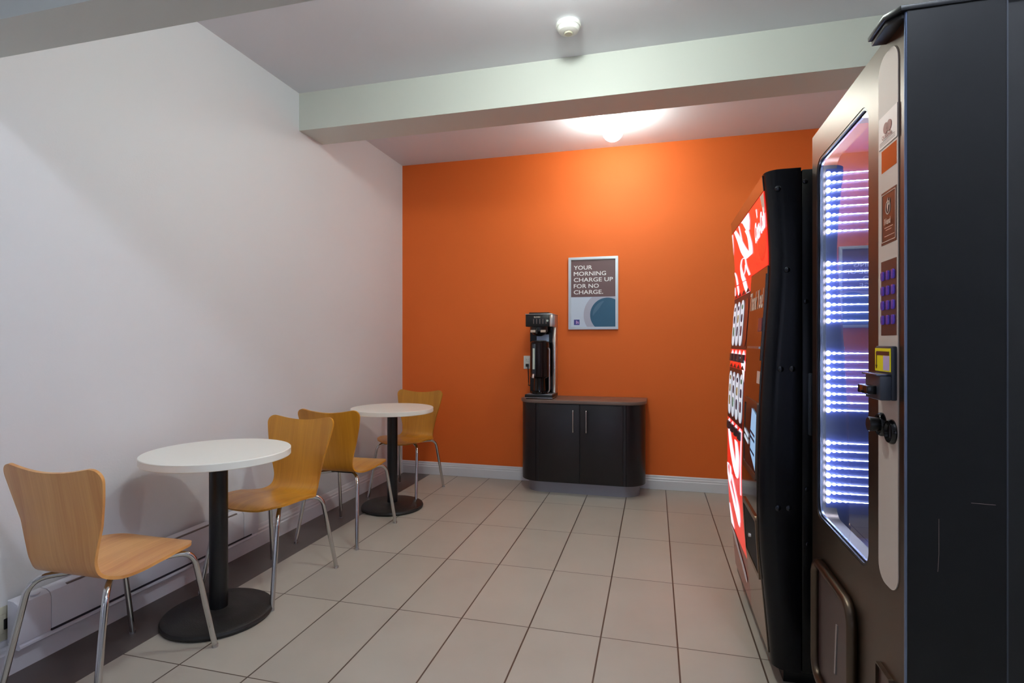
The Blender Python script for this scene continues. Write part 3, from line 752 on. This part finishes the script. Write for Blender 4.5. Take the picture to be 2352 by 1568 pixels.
gl = MB(); gl.add(gb); gl.build('glass', M['glass'], sn, smooth=False)
ln = MB()
ln.box(.062, .82, .032, .045, .605, ZT-.07); ln.box(.03, .82, GY1-.004, W-.028, .605, ZT-.07); ln.box(.81, .838, .04, W-.03, .605, ZT-.07)
ln.box(.062, .82, .04, W-.03, .602, .612); ln.box(.062, .82, .04, W-.03, ZT-.075, ZT-.062)
ln.build('liner', M['navy'], sn, smooth=False)
ROWS = [1.752, 1.725, 1.7, 1.673, 1.649, 1.622, 1.597, 1.571, 1.469, 1.443, 1.417, 1.392, 1.367, 1.34, 1.315, 1.289, 1.187, 1.16, 1.136, 1.111, 1.084, 1.059, 1.032, 1.008, .905, .879, .853, .827, .802, .775, .748, .723]
def led_streak_mesh():
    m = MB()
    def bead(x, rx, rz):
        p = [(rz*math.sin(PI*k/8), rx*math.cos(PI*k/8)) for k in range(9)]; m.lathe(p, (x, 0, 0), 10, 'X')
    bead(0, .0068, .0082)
    m.tube([(.006, 0, 0), (.3, 0, 0)], .0011, 8)  # glowing streak and smaller beads stand in for LED reflections between the panes
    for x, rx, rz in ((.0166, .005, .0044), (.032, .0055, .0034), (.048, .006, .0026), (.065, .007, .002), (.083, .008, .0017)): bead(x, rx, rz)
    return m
led_streak0 = led_streak_mesh().build('led_bar', M['led'], sn)
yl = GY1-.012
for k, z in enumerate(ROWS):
    o = led_streak0 if k == 0 else led_streak0.copy()
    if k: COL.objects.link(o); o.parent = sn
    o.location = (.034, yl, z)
# selection panel on the near side of the door
def ry(y): return y-1.262+.004
sp_ = rrect(ry(1.294), ry(1.399), .69, 1.855, .04, 6)
MB().prism(sp_, -.003, .006, 'X').build('selection_panel', M['panel'], sn, angle=30, loc=(.005, 0, 0))
def plate(y0, y1, z0, z1, d, name, m, parent=sn, base=-.0025, bev=0.):
    return MB().box(base-d, base, ry(y0), ry(y1), z0, z1, bev).build(name, m, parent, smooth=bool(bev), loc=(.005, 0, 0) if parent is sn else None)
def decal(body, size, y_left, z, m, parent, width=None, x=-.0062, bold=0., squash=1.):
    t = text_bm(body, size, bold)
    a = min(v.co.x for v in t.verts); w = max(v.co.x for v in t.verts)-a
    k = (width/w) if width else 1
    for v in t.verts: v.co = Vector((x, ry(y_left)-(v.co.x-a)*k, z+v.co.y*squash))
    return MB().add(t).build('lettering', m, parent, smooth=False)
nc = plate(1.294, 1.392, 1.652, 1.722, .002, 'notice_card', M['paper'])
ap = MB()
for dy in (-.009, .009):
    ap.prism([(ry(1.343)+dy+.0125*math.cos(2*PI*k/24), 1.69+.012*math.sin(2*PI*k/24)) for k in range(24)], -.0055, -.0045, 'X')
ap.build('emblem', M['paperink'], nc, smooth=False)
decal('QUESNEL', .011, 1.37, 1.6685, M['paperink'], nc, .052, bold=.0004)
for k, z in enumerate((1.664, 1.6605, 1.657)): plate(1.305, 1.385, z, z+.0012, .0022, 'text_line', M['inkgrey'], nc)
ro = plate(1.3, 1.38, 1.597, 1.646, .0008, 'readout_window', M['readout'])
ip = plate(1.3, 1.38, 1.436, 1.552, .0012, 'info_plate', M['infobrown'])
io = MB(); io.ring(rrect(ry(1.303), ry(1.377), 1.441, 1.547, .002, 2), rrect(ry(1.3045), ry(1.3755), 1.4425, 1.5455, .002, 2), -.0045, -.0036, 'X'); io.build('plate_border', M['cream'], ip, smooth=False)
em = MB(); cy_, cz_ = ry(1.343), 1.514
em.ring([(cy_+.0125*math.cos(2*PI*k/28), cz_+.015*math.sin(2*PI*k/28)) for k in range(28)], [(cy_+.0108*math.cos(2*PI*k/28), cz_+.013*math.sin(2*PI*k/28)) for k in range(28)], -.0046, -.0038, 'X')
em.prism([(cy_, cz_-.009), (cy_+.004, cz_+.002), (cy_+.001, cz_+.012), (cy_-.004, cz_+.006)], -.0048, -.004, 'X')
em.prism([(cy_-.002, cz_+.006), (cy_-.013, cz_+.018), (cy_-.007, cz_+.004)], -.0048, -.004, 'X')
em.prism([(cy_, cz_+.008), (cy_-.002, cz_+.022), (cy_+.004, cz_+.012)], -.0048, -.004, 'X')
em.build('emblem', M['cream'], ip, smooth=False)
decal('iVend', .019, 1.358, 1.478, M['cream'], ip, .034, bold=.0005)
for z, a, b in ((1.471, 1.318, 1.362), (1.4655, 1.325, 1.355), (1.4525, 1.31, 1.362)): plate(a, b, z, z+.0014, .0014, 'text_line', M['cream'], ip)
kp = plate(1.3, 1.382, 1.236, 1.40, .0010, 'keypad', M['infobrown'])
for z in (1.367, 1.334, 1.302, 1.27):
    for y in (1.37, 1.3425, 1.315):
        k_ = MB().prism(rrect(ry(y)-.0078, ry(y)+.0078, z-.0105, z+.0105, .006, 4), -.0068, -.003, 'X', bev=.0015)
        k_.build('key', M['key'], kp)
# bill acceptor
ba = MB().box(-.013, -.002, ry(1.298), ry(1.388), 1.098, 1.213, .003).build('bill_acceptor', M['slate'], sn, loc=(.005, 0, 0))
MB().box(-.034, -.012, ry(1.3), ry(1.385), 1.098, 1.15, .003).build('acceptor_mouth', M['slate'], ba)
MB().box(-.052, -.030, ry(1.318), ry(1.378), 1.109, 1.128, .003).build('bill_slot', M['blackgloss'], ba)
MB().box(-.040, -.012, ry(1.3), ry(1.388), 1.15, 1.154, .001).build('mouth_lip', M['trimlight'], ba)
la = MB(); la.box(-.0148, -.0125, ry(1.302), ry(1.384), 1.158, 1.208)
lab = la.build('bill_label', M['yellow'], ba, smooth=False)
MB().box(-.0156, -.0146, ry(1.306), ry(1.374), 1.193, 1.2015).build('label_band', M['infobrown'], lab, smooth=False)
MB().box(-.0156, -.0146, ry(1.3045), ry(1.336), 1.161, 1.192).build('label_picture', M['lilac'], lab, smooth=False)
ar = MB(); ar.box(-.0156, -.0146, ry(1.3735), ry(1.3765), 1.17, 1.2); ar.prism([(ry(1.3795), 1.171), (ry(1.3705), 1.171), (ry(1.375), 1.163)], -.0158, -.0144, 'X'); ar.build('label_arrow', M['infobrown'], lab, smooth=False)
# locks
for y, z, proud in ((1.377, 1.038, 1), (1.322, 1.030, 0)):
    lk = MB().lathe([(0, -.004), (.017, -.004), (.019, -.009), (.023, -.009), (.0265, -.004), (.0265, 0), (0, 0)], (-.003, ry(y), z), n=32, axis='X').build('lock', M['blackgloss'], sn, loc=(.005, 0, 0))
    if proud:
        MB().lathe([(0, -.028), (.015, -.028), (.0165, -.025), (.0145, -.004), (0, -.004)], (-.003, ry(y), z), n=24, axis='X').build('lock_barrel', M['black'], lk)
    else:
        MB().box(-.0078, -.0065, ry(y)-.002, ry(y)+.002, z-.013, z+.013).build('keyhole', M['slate'], lk, smooth=False)
# delivery tray: rounded frame with a flap behind it
DY0, DY1, DZ0, DZ1 = ry(1.55), ry(1.885), .19, .545
dt_ = bmesh.new()
loop = rrect(DY0, DY1, DZ0, DZ1, .05, 6)
cen = [(-.006, a, b) for a, b in loop]; cen.append(cen[0]); cen.append(cen[1])
MB().tube(cen, .014, 12).build('tray_frame', M['vendfront'], sn)
MB().prism(rrect(DY0+.005, DY1-.005, DZ0+.005, DZ1-.005, .045, 6), -.001, .004, 'X').build('tray_flap', mat('flap_brown', (70, 52, 52), .35, .3), sn, smooth=False)
MB().prism([(DY0+.13, DZ1-.11), (DY0+.14, DZ1-.11), (DY0+.155, DZ0+.1), (DY0+.145, DZ0+.1)], -.004, -.001, 'X').build('flap_edge', M['steel'], sn, smooth=False)
# coin return
cr_ = MB().ring(rrect(ry(1.318), ry(1.397), .40, .5, .006, 3), rrect(ry(1.322), ry(1.393), .404, .496, .004, 3), -.006, .004, 'X').build('coin_return', M['vendfront'], sn, smooth=False)
MB().box(.0, .004, ry(1.322), ry(1.393), .404, .496).build('coin_cup', M['infobrown'], cr_, smooth=False)
# top hinge cap at the near front corner, running back along the side
hc = MB(); hc.prism([(-.03, .108), (-.03, .022), (-.008, -.007), (.87, -.007), (.87, .05), (.1, .108)], ZT-.001, ZT+.010, 'Z', bev=.002)
hc.prism([(-.024, .104), (-.024, .028), (-.004, .002), (.16, .002), (.16, .104)], ZT-.013, ZT-.0005, 'Z', bev=.0015)
hc.build('hinge_cap', M['black'], sn)
for a in (.1, .78):
    for b in (.06, W-.06):
        MB().lathe([(0, 0), (.03, 0), (.03, .015), (.016, .02), (.016, ZB), (0, ZB)], (a, b, 0), n=20).build('foot', M['slate'], sn)
for pts in ([(.152, -.0041, .905), (.112, -.0041, .906)], [(.058, -.0041, .87), (.058, -.0041, .8), (.056, -.0041, .765)]):
    MB().tube(pts, .0003, 6).build('scratch', M['inkgrey'], sn)

# ------------------------------------------------------------------ light, camera, view
w = bpy.data.worlds.new('world'); sc.world = w; w.use_nodes = True
bg = w.node_tree.nodes['Background']; bg.inputs['Color'].default_value = (.62, .74, 1, 1); bg.inputs['Strength'].default_value = .5
ld = bpy.data.lights.new('daylight', 'AREA'); ld.shape = 'RECTANGLE'; ld.size = WX1-WX0; ld.size_y = WZ1-WZ0; ld.energy = 13; ld.color = (.80, .87, 1.)
lo = bpy.data.objects.new('window_daylight', ld); COL.objects.link(lo); lo.location = ((WX0+WX1)/2, YF-.16, (WZ0+WZ1)/2); lo.rotation_euler = (PI/2, 0, 0)  # area light added as daylight fill outside the unseen window

F = 1245.
cd = bpy.data.cameras.new('camera'); cam = bpy.data.objects.new('camera', cd); COL.objects.link(cam)
cd.sensor_width = 36; cd.lens = 36*F/2352; cd.shift_y = 3/2352; cd.clip_start = .02
cam.location = (0, 0, 1.22); cam.rotation_euler = (PI/2, 0, math.atan((1503-1176)/F))
sc.camera = cam
vs = sc.view_settings; sc.display_settings.display_device = 'sRGB'
vs.view_transform = 'Standard'; vs.look = 'None'; vs.exposure = .7; vs.gamma = 1.; vs.use_curve_mapping = False
